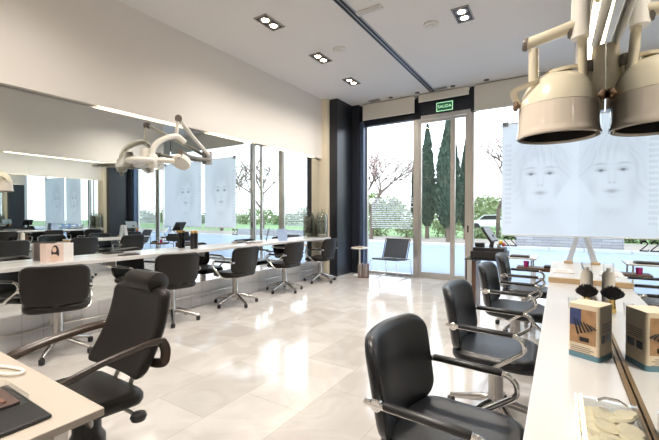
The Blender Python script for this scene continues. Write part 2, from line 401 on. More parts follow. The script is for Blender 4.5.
# roller blinds
M_blind = mat('cream_blind_cloth', (.74,.71,.63), .8, var=.02, vscale=30)
def blind(x0,x1,z0,label):
    r = empty('roller_blind',((x0+x1)/2,7.60,ZC-.001),label,'blind'); w=(x1-x0)/2
    MB().box((-w,-.045,z0-ZC),(w,-.039,-.03)).build('cloth', M_blind, r)
    MB().box((-w,-.052,z0-ZC-.02),(w,-.032,z0-ZC+.004),.004).build('bottom_bar', M_whitepl, r)
    b=MB(); b.tube([(-w,-.0,-.045),(w,-.0,-.045)],.038,12); b.build('roller', M_blind, r)
blind(-3.86,-2.63,3.54,'rolled cream blind above the first window'); blind(-2.54,-1.53,3.74,'rolled cream blind above the exit sign'); blind(-1.43,1.95,3.39,'cream roller blind above the hanging banner window'); blind(2.0,4.9,3.39,'cream roller blind at the far right window')
# exit sign
r = empty('exit_sign',(-2.035,7.70,3.60),'green SALIDA exit sign over the glass door','sign')
MB().box((-.175,-.012,-.10),(.175,.008,.10),.004).build('panel', mat('sign_green',(.01,.10,.05),.4,var=.05,emit=(.01,.12,.05),estr=.3), r)
M_sgn = mat('sign_letter',(.6,.85,.6),.4,emit=(.5,.9,.55),estr=.8)
b = MB()
for a,c in (((-.165,-.016,-.09),(.165,-.0125,-.078)),((-.165,-.016,.078),(.165,-.0125,.09)),((-.165,-.016,-.09),(-.153,-.0125,.09)),((.153,-.016,-.09),(.165,-.0125,.09))): b.box(a,c)
b.build('border', M_sgn, r)
b = text_mesh('SALIDA', .084, .0015); o = b.build('lettering', M_sgn, r, (0,-.0145,.0), (R(90),0,0), smooth=False)

# ------------------------------------------------------------------ counters
def counter(name, label, x0,x1,y0,y1,ztop,th,m,legs,cat='counter'):
    cx,cy=(x0+x1)/2,(y0+y1)/2
    r = empty(name,(cx,cy,ztop-th),label,cat)
    MB().box((x0-cx,y0-cy,0),(x1-cx,y1-cy,th),.004).build('worktop', m, r)
    for y in legs:
        MB().box((-(x1-x0)/2+.02,y-cy-.006,-.06),((x1-x0)/2-.004,y-cy+.006,-.001)).build('bracket', M_steel, r)
    return r
cl = counter('counter','long white counter under the left mirror', XL+.003,-4.225,YB+.02,6.765,.872,.042,M_counter,[-1,.7,2.2,3.4,4.6,5.65,6.6])
cr = counter('counter','white counter in the right foreground holding the product box', -.08,XR-.016,-1.6,3.80,.752,.04,M_counter,[0,1.3,2.2,3.3])
MB().box((XR-.016,-1.6,-.0),(XR-.003,3.80,.018)).build('brown_strip', mat('brown_edge',(.17,.11,.05),.5,var=.2), cr, (-(-.08+XR-.016)/2,-1.1,.04-.006))
c2 = counter('counter','raised white counter with pale wood end, beyond the bottles', -.08,XR-.003,3.82,5.15,.80,.05,M_counter,[4.2,5.0])
MB().box((-.085,3.800,.752),(XR-.004,3.818,.797),.003).build('wood_end', M_woodedge, c2, (-(-.08+XR-.003)/2,-(3.82+5.15)/2,-.75))
r = empty('foot_rail',(XL+.06,2,.19),'steel foot rail along the base of the left wall','foot rail')
b=MB(); b.tube([(0,-4.9,0),(0,4.7,0)],.014,10); b.build('rail', M_steel, r)
for y in (-3,-1.6,-.2,1.2,2.6,3.9,4.6):
    MB().tube([(0,y,0),(-.052,y,0)],.008,8).build('bracket', M_steel, r)
for k,y in enumerate((1.70,1.775,1.85)):
    r = empty('wall_socket',(XL+.005,y,.235),['left','middle','right'][k]+' of the three white sockets in the base behind the nearest left chair','socket')
    MB().box((0,-.033,-.033),(.010,.033,.033),.004).build('plate', M_whitepl, r)
    MB().lathe([(.022,.0),(.021,.003),(.004,.001)],16).build('cover', M_ceilpl, r, (.010,0,0), (0,R(90),0))

# ------------------------------------------------------------------ salon chairs
def chair_base(r, rad=.325, caster=True, a0=18, m=M_nickel):
    MB().lathe([(.052,.10),(.056,.14),(.050,.19),(.046,.20),(.044,.43),(.052,.437),(.05,.445)],20).build('gas_column', m, r)
    for k in range(5):
        a = R(a0+72*k); d = Vector((math.cos(a),math.sin(a),0))
        pts = [d*.03+Vector((0,0,.145)), d*.10+Vector((0,0,.135)), d*(rad*.7)+Vector((0,0,.092)), d*rad+Vector((0,0,.062))]
        b = MB(); b.tube(pts, [.030,.027,.022,.017], 10); leg = b.build('leg', m, r)
        c = MB(); c.lathe([(.006,-.032),(.022,-.030),(.026,-.018),(.026,.014),(.018,.022),(.006,.024)],14)
        c.build('foot', M_plastic, leg, tuple(d*rad+Vector((0,0,.0325))))
def salon_chair(name, label, m, loc, rz, group=None, pad=M_plastic):
    r = empty(name, loc, label, 'chair', rz, group)
    # seat
    def fs(x,y,z):
        return (x+.01, y, .475+z - .018*max(0,(x-.12)/.12)**2 - .02*(1-min(1,(x/.24)**2+(y/.26)**2))*.5)
    cushion(.50,.52,.075,.13,fs,.034).build('seat', m, r)
    MB().box((-.15,-.15,.43),(.14,.15,.445),.004).build('seat_plate', M_plastic, r)
    # back: curved round the sitter, slightly reclined
    def fb(x,y,z):
        hh = y/.385+.5
        w = x*(1.0-.06*(1-hh)**2)
        return (-.255-.07*(hh-.3)+ 1.0*w*w - z, w, .694+y)
    cushion(.545,.385,.055,.085,fb,.026).build('backrest', m, r)
    MB().tube([(-.02,0,.437),(-.15,0,.436),(-.20,0,.445),(-.238,0,.50),(-.246,0,.60)],.014,8,flat=(.03,.008)).build('back_bracket', M_plastic, r)
    for s in (-1,1):
        y = .272*s
        pts = [(-.245,y,.668),(.12,y,.664)]+arc((.13,.607),.057,90,-42,10,lambda a,c:(a,y,c))+[(.04,y,.470),(-.01,y*.97,.432),(-.05,y*.8,.422),(-.05,y*.3,.425)]
        a = MB().tube(pts,.0135,10).build('armrest', M_chrome, r)
        MB().tube([(-.17,y,.672),(-.165,y,.672),(.125,y,.668),(.13,y,.668)],[.0135,.0162,.0162,.0135],10).build('arm_pad', pad, a)
        MB().lathe([(.02,-.012),(.024,-.008),(.024,.008),(.02,.012)],14).build('arm_bolt', M_chrome, a, (-.20,y,.668), (R(90),0,0))
    chair_base(r)
    return r
rc = salon_chair('salon_chair','black leather salon chair nearest the camera at the right counter', M_leather, (-.345,1.46,0), R(-2), 'salon chairs along the right counter')
for (x,y,a,lb) in ((-.345,2.57,-1,'second black leather salon chair from the camera at the right counter'),(-.345,3.78,-2,'third black leather salon chair at the right counter, in front of the raised wood-ended part'),(-.335,4.84,2,'farthest black leather salon chair at the right counter, by the register desk')):
    dup(rc,(x,y,0),R(a),lb)
lc = salon_chair('salon_chair','dark salon chair at the far left edge, in front of the photo card', M_brownpad, (-4.17,1.61,0), R(155), 'salon chairs along the left counter')
for (x,y,a,lb) in ((-4.18,2.86,166,'dark salon chair right behind the armchair with the headrest'),(-4.17,3.93,182,'middle dark salon chair of the left counter, right of the dark bottles'),(-4.16,5.09,182,'dark salon chair in front of the blue card on the left counter'),(-4.13,6.2,184,'dark salon chair by the tall glass jar at the counter end')):
    dup(lc,(x,y,0),R(a),lb)

# reclining chair with headrest in the foreground (local +x = facing)
r = empty('styling_armchair',(-1.885,.84,0),'dark reclining styling chair with headrest and flat arms at the cream desk','chair',R(-90))
cushion(.47,.46,.075,.06,lambda x,y,z:(x+.065,y,.505+z+.02*(x/.25)),.032).build('seat', M_brownpad, r)
def fb2(x,y,z):
    hh = y/.40+.5; w = x*(1-.06*hh)
    return (-.145-.145*hh+.35*w*w-z*.97-.03*math.sin(hh*PI), w, .778+y*.96)
cushion(.49,.42,.062,.045,fb2,.026).build('backrest', M_brownpad, r)
hr = MB(); prof=[]
rings=[]
for k in range(13):
    y=-.14+.28*k/12; e=abs(y)/.14; rr=.062*(1-max(0,(e-.78)/.22)**2*.75)
    rings.append([Vector((-.295+rr*1.0*math.cos(2*PI*j/18), y, 0.995+rr*.92*math.sin(2*PI*j/18))) for j in range(18)])
hr.ring_loft(rings); hr.build('headrest', M_brownpad, r)
for s in (-1,1):
    MB().tube([(-.325,s*.06,.97),(-.315,s*.06,.88)],.008,8).build('headrest_post', M_steel, r)
    y=.262*s
    pts=smooth([(-.19,y*.70,.64),(-.205,y*.86,.632),(-.225,y,.638),(-.235,y,.665),(-.235,y,.70),(-.22,y,.732),(-.20,y,.745),(-.10,y,.742),(.05,y,.726),(.17,y,.702),(.215,y,.685),(.222,y,.672),(.20,y,.63),(.15,y,.57),(.11,y*.95,.51),(.08,y*.8,.47)],4)
    MB().tube(pts,.02,10,flat=(.012,.024)).build('armrest', M_armwood, r)
    MB().tube([(-.09,s*.07,.48),(-.16,s*.07,.485),(-.185,s*.07,.54),(-.195,s*.07,.62)],.01,8,flat=(.018,.007)).build('back_bracket', M_steel, r)
MB().tube([(-.08,.1,.45),(-.10,.24,.43)],.008,8).build('lever', M_steel, r)
MB().lathe([(.006,-.02),(.03,-.016),(.036,0),(.03,.014),(.006,.018)],14).build('lever_knob', M_plastic, r, (-.10,.26,.43))
MB().lathe([(.055,.12),(.075,.14),(.078,.30),(.06,.33),(.06,.455)],24).build('pump_column', M_plastic, r)
for k in range(5):
    a=R(20+72*k); d=Vector((math.cos(a),math.sin(a),0))
    leg=MB().tube([d*.03+Vector((0,0,.12)),d*.2+Vector((0,0,.085)),d*.32+Vector((0,0,.06))],[.03,.025,.018],10).build('leg',M_chrome,r)
    MB().lathe([(.006,-.032),(.024,-.030),(.026,.0),(.018,.022),(.006,.024)],14).build('foot',M_plastic,leg,tuple(d*.32+Vector((0,0,.0325))))

# ------------------------------------------------------------------ foreground desk and things on it
r = empty('desk',(-1.75,.2,0),'cream topped desk corner in the lower left foreground','desk')
def L_(x,y,z): return (x+1.75,y-.2,z)
MB().box(L_(-2.9,-.9,.725),L_(-1.198,.585,.75),.003).build('desktop', M_desk, r)
for x,y in ((-1.30,.50),(-1.30,-.8),(-2.8,.50),(-2.8,-.8)):
    MB().box(L_(x-.02,y-.02,0),L_(x+.02,y+.02,.725),.003).build('leg', M_steel, r)
MB().box(L_(-1.33,.45,.66),L_(-1.26,-.75,.725),.004).build('side_rail', M_steel, r)
r = empty('display_tray',(-1.42,.40,.751),'black tray with a clear lid on the cream desk','tray')
MB().box((-.20,-.06,0),(.155,.072,.012),.005).build('base', M_plastic, r)
MB().box((-.19,-.05,.013),(.02,.062,.040),.004).build('lid', M_clear, r)
MB().box((-.17,-.03,.0125),(-.0,.045,.020),.003).build('insert', mat('tool_insert',(.10,.06,.05),.4,var=.5,vscale=60), r)
MB().tube([(-.06,-.0,.023),(-.04,.01,.026),(-.02,.012,.023)],.006,8).build('hair_clip', mat('rosy_metal',(.75,.45,.35),.25,metal=.9,var=.1), r)
b=MB()
pts=[(-2.1,.40,.758),(-1.95,.47,.758),(-1.85,.52,.758),(-1.76,.548,.758),(-1.715,.548,.759),(-1.70,.530,.76),(-1.73,.505,.76),(-1.80,.485,.758),(-1.95,.44,.757),(-2.1,.36,.757)]
_=[(-1.70,.33,.758),(-1.66,.43,.758),(-1.58,.50,.758),(-1.52,.545,.758),(-1.485,.555,.759),(-1.47,.54,.76),(-1.49,.52,.76),(-1.56,.51,.758),(-1.66,.515,.757),(-1.76,.535,.757),(-1.9,.53,.757)]
b.tube(smooth(pts),.0055,8); tag(b.build('power_cable', M_whitepl),'looped white cable lying on the cream desk','cable')

# ------------------------------------------------------------------ things on the right counter
ZR=.7525
r = empty('product_box',(.112,1.900,ZR),'open cream product box with a picture of hair brushes on the right counter','box',R(-26))
W,D,Hh=.058,.062,.225
M_card=mat('cream_card',(.80,.68,.50),.5,var=.02); M_teal=mat('teal_card',(.12,.24,.30),.5,var=.05)
def wedge():  # top slopes to the back
    return MB().prism(rrect(2*W,2*D,.012,4),.0,Hh)
wedge().build('carton', M_card, r)
MB().box((-W+.008,-D-.0015,.062),(W-.012,-D-.0002,.205)).build('picture', mat('picture_tan',(.42,.25,.13),.4,var=.5,vscale=40), r)
pic=r
MB().box((-W+.008,-D-.0025,.135),(-W+.05,-D-.0015,.205)).build('picture_blue', mat('picture_blue',(.06,.08,.20),.4,var=.4,vscale=50), r)
for k in range(6):
    x0=-.035+k*.012; a=-.25+.1*k
    MB().tube([(x0,-D-.003,.165-.004*k),(x0+.02+a*.01,-D-.003,.10+.006*k)],[.0022,.004],6).build('printed_brush', M_plastic, r)
MB().box((-.012,-D-.003,.072),(.022,-D-.0012,.090)).build('printed_logo', M_plastic, r)
b=MB()
for k in range(4): b.box((-W+.01,-D-.0014,.022+k*.008),(W-.018-.012*(k%2),-D-.0002,.0245+k*.008))
b.build('front_text', mat('print_grey',(.25,.22,.20),.5,var=.1), r, smooth=False)
b=MB()
for k in range(5): b.box((W+.0002,-D+.022,.150-k*.008),(W+.0014,D-.025-.01*(k%2),.1525-k*.008))
b.build('side_text', MATS['print_grey'], r, smooth=False)
b=MB(); b.box((W+.0002,-D+.02,.075),(W+.0014,-.01,.105)); b.box((W+.0002,.004,.075),(W+.0014,.04,.105)); b.build('printed_photo', mat('print_dark',(.06,.06,.07),.4,var=.4,vscale=80), r, smooth=False)
b=MB(); b.prism(rrect(2*W+.002,2*D+.002,.0125,4),.0,.022); b.build('teal_band', M_teal, r)
# hair spray can
r = empty('spray_can',(.152,2.96,ZR),'white hair spray can with clear cap on the right counter','spray can')
MB().lathe([(.034,0),(.035,.004),(.035,.205),(.031,.222),(.022,.232)],24).build('can', mat('pearl_white',(.78,.73,.64),.3,var=.02), r)
MB().lathe([(.012,.232),(.012,.25),(.008,.255)],14).build('nozzle', M_whitepl, r)
MB().lathe([(.030,.224),(.030,.285),(.026,.291),(.004,.292)],24).build('cap', M_clear, r)
MB().lathe([(.0355,.05),(.0355,.15)],24,cap=False).build('label_wrap', mat('label_grey',(.80,.76,.69),.4,var=.06,vscale=50), r)
r = empty('powder_brush',(.146,2.81,ZR),'black fan powder brush with gold handle standing on the right counter','brush')
MB().lathe([(.020,0),(.022,.004),(.020,.03),(.016,.06),(.017,.085)],18).build('handle', mat('gold_metal',(.80,.56,.22),.25,metal=1.0,var=.1), r)
def tuft():
    b=MB()
    for k in range(420):
        a=rng.uniform(0,2*PI); rr=math.sqrt(rng.random()); top=Vector((.064*rr*math.cos(a),.050*rr*math.sin(a),.165-.045*rr*rr+rng.uniform(-.006,.006)))
        bs=Vector((.013*rr*math.cos(a),.013*rr*math.sin(a),.080)); mid=bs.lerp(top,.55)+Vector((.012*rr*math.cos(a),.010*rr*math.sin(a),.0))
        b.tube([bs,mid,top],[.0022,.0030,.0006],4)
    return b
tuft().build('bristles', mat('black_bristle',(.008,.006,.008),.7,var=.3), r)['kind']='stuff'
r = empty('glass_tumbler',(.07,2.80,ZR),'small clear tumbler left of the black brush','glass')
MB().lathe([(.022,0),(.026,.07),(.024,.07),(.020,.006)],20,cap=True).build('glass', M_clear, r)
# acrylic tray with pads
r = empty('acrylic_box',(.115,1.20,ZR),'clear acrylic box of cotton pads at the bottom of the right counter','box')
w,l,h,t=.072,.14,.052,.003
b=MB(); b.box((-w,-l,0),(w,l,t)); b.box((-w,-l,t),(-w+t,l,h)); b.box((w-t,-l,t),(w,l,h)); b.box((-w+t,-l,t),(w-t,-l+t,h)); b.box((-w+t,l-t,t),(w-t,l,h)); b.build('tub', M_clear, r)
b=MB(); b.box((-w-.002,-l-.002,h),(w+.002,l+.002,h+.004)); b.build('lid', M_clear, r)
b=MB(); b.tube([(-.02,.112,h+.006),(.0,.125,h+.012),(.03,.125,h+.012),(.05,.112,h+.006)],.004,8); b.build('handle', M_chrome, r)
M_cot=mat('cotton_cream',(.85,.76,.55),.9,var=.06,vscale=40)
for k in range(14):
    x=-.040+.040*(k%3)+rng.uniform(-.006,.006); y=.100-.042*((k//3)%5)+rng.uniform(-.01,.01)
    MB().lathe([(.006,0),(.026,.001),(.030,.007),(.027,.014),(.006,.016)],18).build('cotton_pad', M_cot, r, (x,y,.010+.010*(k%3)), (R(rng.uniform(-18,18)),R(rng.uniform(-18,18)),0))
# leaning leaflet stand at the far end
r = empty('leaflet_stand',(.10,5.02,.8005),'white leaflet leaning against the mirror on the raised counter','leaflet')
MB().ring_loft([[Vector((-.045,-.03,0)),Vector((.012,-.03,0)),Vector((.020,.04,0)),Vector((-.037,.04,0))],[Vector((.040,-.03,.30)),Vector((.085,-.03,.30)),Vector((.088,.04,.30)),Vector((.045,.04,.30))]]).build('card', M_vinyl, r, smooth=False)
MB().box((-.06,-.06,0),(.03,-.036,.03),.006).build('base', M_woodedge, r)
r = empty('magazine',(.02,4.25,.8005),'white printed sheet lying on the raised counter','magazine',R(6))
MB().box((-.085,-.14,0),(.085,.14,.006),.002).build('pages', M_paper, r)
b=MB()
for k in range(6): b.box((-.06,-.11+k*.03,.0062),(.06-.02*(k%2),-.102+k*.03,.0068))
b.build('printed_lines', mat('print_pink',(.62,.42,.45),.5,var=.1), r, smooth=False)

# ------------------------------------------------------------------ register desk
r = empty('reception_desk',(-.72,5.82,0),'small reception desk with glass top and walnut ends carrying the register','desk')
MB().box((-.46,-.24,.70),(.10,.26,.715),.003).build('glass_top', mat('dark_glass_top',(.03,.035,.04),.08,var=.1), r)
MB().box((.10,-.20,.745),(.46,.24,.765),.004).build('white_top', M_counter, r)
for x in (-.36,): MB().box((x,-.20,0),(x+.05,.20,.68),.004).build('walnut_end', M_darkwood, r)
for x,y in ((-.44,-.22),(-.44,.24),(.40,-.22),(.40,.24)):
    MB().tube([(x,y,0),(x,y,.70 if x<0 else .745)],.011,8).build('leg', M_plastic if x<0 else M_chrome, r)
MB().box((.22,-.25,.60),(.66,-.02,.645),.004).build('walnut_shelf', M_darkwood, r)
MB().tube([(.44,-.12,.0),(.44,-.12,.55),(.44,-.12,.60)],.011,8).build('shelf_leg', M_chrome, r)
r = empty('cash_register',(-.86,5.82,.716),'black cash register with tilted screen on the reception desk','register')
MB().box((-.25,-.19,0),(.23,.19,.11),.008).build('cash_drawer', M_plastic, r)
MB().prism([(-.22,-.16),(.20,-.16),(.20,.17),(-.22,.17)],.11,.16).build('till_body', M_plastic, r)
MB().tube([(-.0,.03,.16),(.02,.06,.26),(.0,.05,.34)],.03,10).build('neck', M_plastic, r)
o=MB().box((-.165,-.016,-.125),(.165,.016,.125),.008).build('screen_case', M_plastic, r, (-.02,.02,.35), (R(-33),0,R(82)))
MB().box((-.15,-.0185,-.11),(.15,-.0162,.11)).build('screen', mat('pale_screen',(.42,.48,.54),.1,var=.05), o)
MB().box((-.23,.03,.16),(-.10,.15,.22),.012).build('receipt_printer', M_plastic, r)
r = empty('keyboard_pad',(-.47,5.74,.766),'black keypad lying right of the cash register','keypad')
MB().box((-.12,-.08,0),(.12,.08,.022),.005).build('case', M_plastic, r)
b=MB()
for i in range(8):
    for j in range(4): b.box((-.108+i*.027,-.066+j*.033,.0222),(-.086+i*.027,-.04+j*.033,.028))
b.build('keys', M_greycap, r, smooth=False)
r = empty('pink_cup',(-.385,5.66,.6455),'pink cup on the walnut shelf beside the farthest right chair','cup')
MB().lathe([(.03,0),(.036,.075),(.033,.075),(.028,.006)],18).build('cup', mat('pink_plastic',(.55,.04,.25),.35,var=.05), r)
r = empty('card_terminal',(-.13,5.66,.6455),'small black card terminal at the end of the walnut shelf','card reader')
MB().box((-.045,-.07,0),(.045,.07,.035),.008).build('case', M_plastic, r); MB().box((-.03,.01,.0355),(.03,.055,.038)).build('display', M_greycap, r)
r = empty('flower_toy',(-.735,5.90,.8765),'small yellow and red ornament by the register','ornament')
for k,(c,x,z) in enumerate((((.75,.55,.08),0,.10),((.55,.08,.06),.035,.07),((.75,.72,.68),-.03,.06))):
    MB().lathe([(.003,0),(.024,.008),(.03,.03),(.022,.052),(.003,.06)],14).build('bead', mat('bead%d'%k,c,.4,var=.1), r, (x,.01*k,z-.06+.0))

# ------------------------------------------------------------------ things on the left counter
ZL=.8725
M_pink=mat('pink_print',(.82,.66,.60),.5,var=.06,vscale=20); M_hair=mat('dark_print',(.035,.018,.018),.5,var=.2); M_skin=mat('skin_print',(.80,.58,.46),.5,var=.04)
r = empty('photo_card',(-4.37,1.67,ZL),'folded pink card with a photo of a dark haired woman on the left counter','card',R(60)); r.scale=(.86,.86,.92)
def panel(x0,y0,x1,y1,h,m,name):
    d=Vector((x1-x0,y1-y0,0)).normalized(); n=Vector((-d.y,d.x,0))*.0015
    a=Vector((x0,y0,0)); c=Vector((x1,y1,0)); u=Vector((0,0,h))
    return MB().ring_loft([[a-n,c-n,c+n,a+n],[a-n+u,c-n+u,c+n+u,a+n+u]]).build(name,m,r,smooth=False)
panel(-.15,.02,-.085,-.02,.205,M_pink,'left_leaf'); panel(-.085,-.02,.08,-.005,.205,M_pink,'centre_leaf'); panel(.08,-.005,.17,.05,.205,M_paper,'right_leaf')
def blob(cx,cz,w,h,n=18): return [(cx+w*math.cos(2*PI*k/n),cz+h*math.sin(2*PI*k/n)) for k in range(n)]
def flat(out,y,m,name):
    return MB().ring_loft([[Vector((x,y,z)) for x,z in out],[Vector((x,y+.0008,z)) for x,z in out]]).build(name,m,r,(0,-.014,0),(0,0,R(5)),smooth=False)
flat(blob(.0,.10,.038,.085),-.0040,M_hair,'printed_hair'); flat(blob(-.012,.045,.045,.04),-.0050,M_skin,'printed_shoulder'); flat(blob(-.008,.135,.020,.030),-.0060,M_skin,'printed_face')
r = None
def bottle(x,y,label):
    r=empty('dark_bottle',(x,y,ZL),label,'bottle')
    MB().lathe([(.024,0),(.026,.004),(.026,.215),(.020,.222)],20).build('body', M_plastic, r)
    MB().lathe([(.025,.223),(.025,.250),(.022,.254),(.004,.255)],20).build('cap', mat('amber_cap',(.55,.33,.08),.3,metal=.5,var=.1), r)
bottle(-4.40,3.34,'dark bottle with amber cap on the left counter, nearer of the pair'); bottle(-4.395,3.40,'dark bottle with amber cap on the left counter, farther of the pair')
r = empty('tool_tray',(-4.36,2.42,ZL),'flat black tool tray on the left counter above the armchair headrest','tray',R(90))
MB().box((-.11,-.05,0),(.11,.05,.012),.004).build('tray', M_plastic, r); MB().tube([(-.08,0,.017),(.08,.01,.017)],.005,8).build('comb', M_greycap, r)
r = empty('red_book',(-4.36,4.55,ZL),'dark red flat book lying on the left counter','book',R(80))
MB().box((-.13,-.07,0),(.13,.07,.006),.001).build('cover', mat('red_cover',(.25,.03,.04),.4,var=.2), r); MB().box((-.127,-.067,.006),(.127,.067,.018)).build('pages', M_paper, r); MB().box((-.13,-.07,.018),(.13,.07,.024),.001).build('top_cover', mat('black_cover',(.04,.02,.03),.4,var=.2), r)
r = empty('blue_card',(-4.36,5.28,ZL),'pale blue leaflet standing on the left counter','card',R(55))
MB().ring_loft([[Vector((-.09,-.03,0)),Vector((.09,-.03,0)),Vector((.09,-.026,0)),Vector((-.09,-.026,0))],[Vector((-.09,.02,.22)),Vector((.09,.02,.22)),Vector((.09,.024,.22)),Vector((-.09,.024,.22))]]).build('card', mat('pale_blue_print',(.32,.42,.62),.4,var=.25,vscale=30), r, smooth=False)
MB().box((-.09,-.026,0),(.09,.05,.006)).build('foot', M_clear, r)
r = empty('glass_jar',(-4.36,6.62,ZL),'tall lidded glass jar of dried plants at the end of the left counter','jar')
MB().lathe([(.002,.002),(.118,.002),(.120,.01),(.120,.46),(.10,.50),(.095,.505),(.117,.46),(.116,.012),(.002,.010)],28).build('glass', M_jar, r)
MB().lathe([(.100,.507),(.102,.52),(.06,.545),(.016,.55),(.012,.57),(.022,.585),(.02,.60),(.003,.605)],24).build('lid', M_jar, r)
MB().lathe([(.003,.013),(.112,.013),(.113,.06),(.06,.075),(.003,.07)],24).build('sand', mat('pale_sand',(.72,.66,.56),.9,var=.1,vscale=60), r)
b=MB()
for k in range(900):
    a=rng.uniform(0,2*PI); rr=.105*math.sqrt(rng.random()); z=rng.uniform(.08,.45); p=Vector((rr*math.cos(a),rr*math.sin(a),z))
    d=Vector((rng.uniform(-1,1),rng.uniform(-1,1),rng.uniform(-.2,1))).normalized()*.030; sd=d.cross(Vector((rng.uniform(-1,1),rng.uniform(-1,1),rng.uniform(-1,1)))).normalized()*.011
    q=[p-d,p+sd,p+d,p-sd]
    if all(math.hypot(v.x,v.y)<.113 for v in q): b.quad(*q)
b.build('dried_leaves', mat('dried_leaf',(.40,.40,.34),.8,var=.5,vscale=40), r, recalc=False)['kind']='stuff'
for k in range(7):
    a=2*PI*k/7; MB().tube([(.03*math.cos(a),.03*math.sin(a),.07),(.06*math.cos(a+.5),.06*math.sin(a+.5),.28),(.03*math.cos(a+1),.03*math.sin(a+1),.45)],.003,6).build('twig', mat('twig_brown',(.16,.10,.06),.8,var=.2), r)

# ------------------------------------------------------------------ by the window
r = empty('lounge_chair',(-3.05,7.30,0),'low black mesh lounge chair on a thin steel wire frame by the window','chair',R(-94))
# local +x = facing the room
Wd=.30
for s in (-1,1):
    y=s*Wd
    pts=[(-.30,y,.80),(-.27,y,.76),(-.16,y,.41),(-.10,y,.39)] 
    MB().tube([(.34,y,.40),(.36,y,.385),(.31,y,.03),(.27,y,.012),(-.36,y,.012),(-.385,y,.03),(-.33,y,.38),(-.31,y,.395),(.34,y,.395)],.008,8).build('side_frame', M_chrome, r)
    MB().tube([(-.16,y*.97,.40),(-.34,y*.97,.82)],.010,8).build('back_post', M_plastic, r)
MB().tube([(-.34,-Wd*.97,.82),(-.34,Wd*.97,.82)],.010,8).build('top_rail', M_plastic, r)
MB().tube([(-.30,-Wd,.395),(-.30,Wd,.395)],.008,8).build('cross_bar', M_chrome, r)
M_mesh=mat('charcoal_mesh',(.045,.055,.075),.6,var=.2,vscale=80)
cushion(.56,.565,.03,.02,lambda x,y,z:(x+.06,y,.415+z+.02*(x/.28)),.012).build('seat', mat('black_webbing',(.015,.016,.02),.5,var=.2), r)
cushion(.53,.42,.012,.01,lambda x,y,z:(-.25-.177*(y/.42)-z, x*1.02, .615+y*.93),.005).build('backrest', M_mesh, r)
r = empty('side_table',(-3.80,7.30,0),'small round white side table beside the black column','table')
MB().lathe([(.19,.60),(.20,.605),(.20,.62),(.19,.625),(.003,.625)],28).build('table_top', M_whitepl, r)
MB().tube([(0,0,.02),(0,0,.60)],.018,12).build('post', M_whitepl, r)
MB().lathe([(.15,0),(.15,.008),(.03,.02),(.003,.02)],24).build('base', M_whitepl, r)
for k,(x,y,a,c) in enumerate(((-.04,0,10,(.45,.30,.22)),(.02,.02,-14,(.55,.50,.46)))):
    o=MB().box((-.10,-.07,0),(.10,.07,.012),.002).build('magazine', mat('mag%d'%k,c,.4,var=.3,vscale=30), None, (-3.80+x,7.30+y,.6255+k*.0125),(0,0,R(a)))
    tag(o, ['brown covered magazine at the bottom of the pile on the round side table','grey magazine on top of the pile on the round side table'][k],'magazine')
r = empty('magazine_rack',(-3.60,7.10,0),'brown and grey magazine holder on the floor beside the round table','magazine holder',R(20))
MB().box((-.12,-.085,0),(.12,.085,.02),.003).build('base', M_darkwood, r)
for k in range(6):
    x=-.105+k*.042
    MB().box((x-.012,-.075,.021),(x+.012,.075,.27+.02*(k%3)),.003).build('magazine_spine', mat('spine%d'%(k%3),[(.30,.24,.20),(.46,.40,.36),(.20,.14,.11)][k%3],.5,var=.3,vscale=40), r)

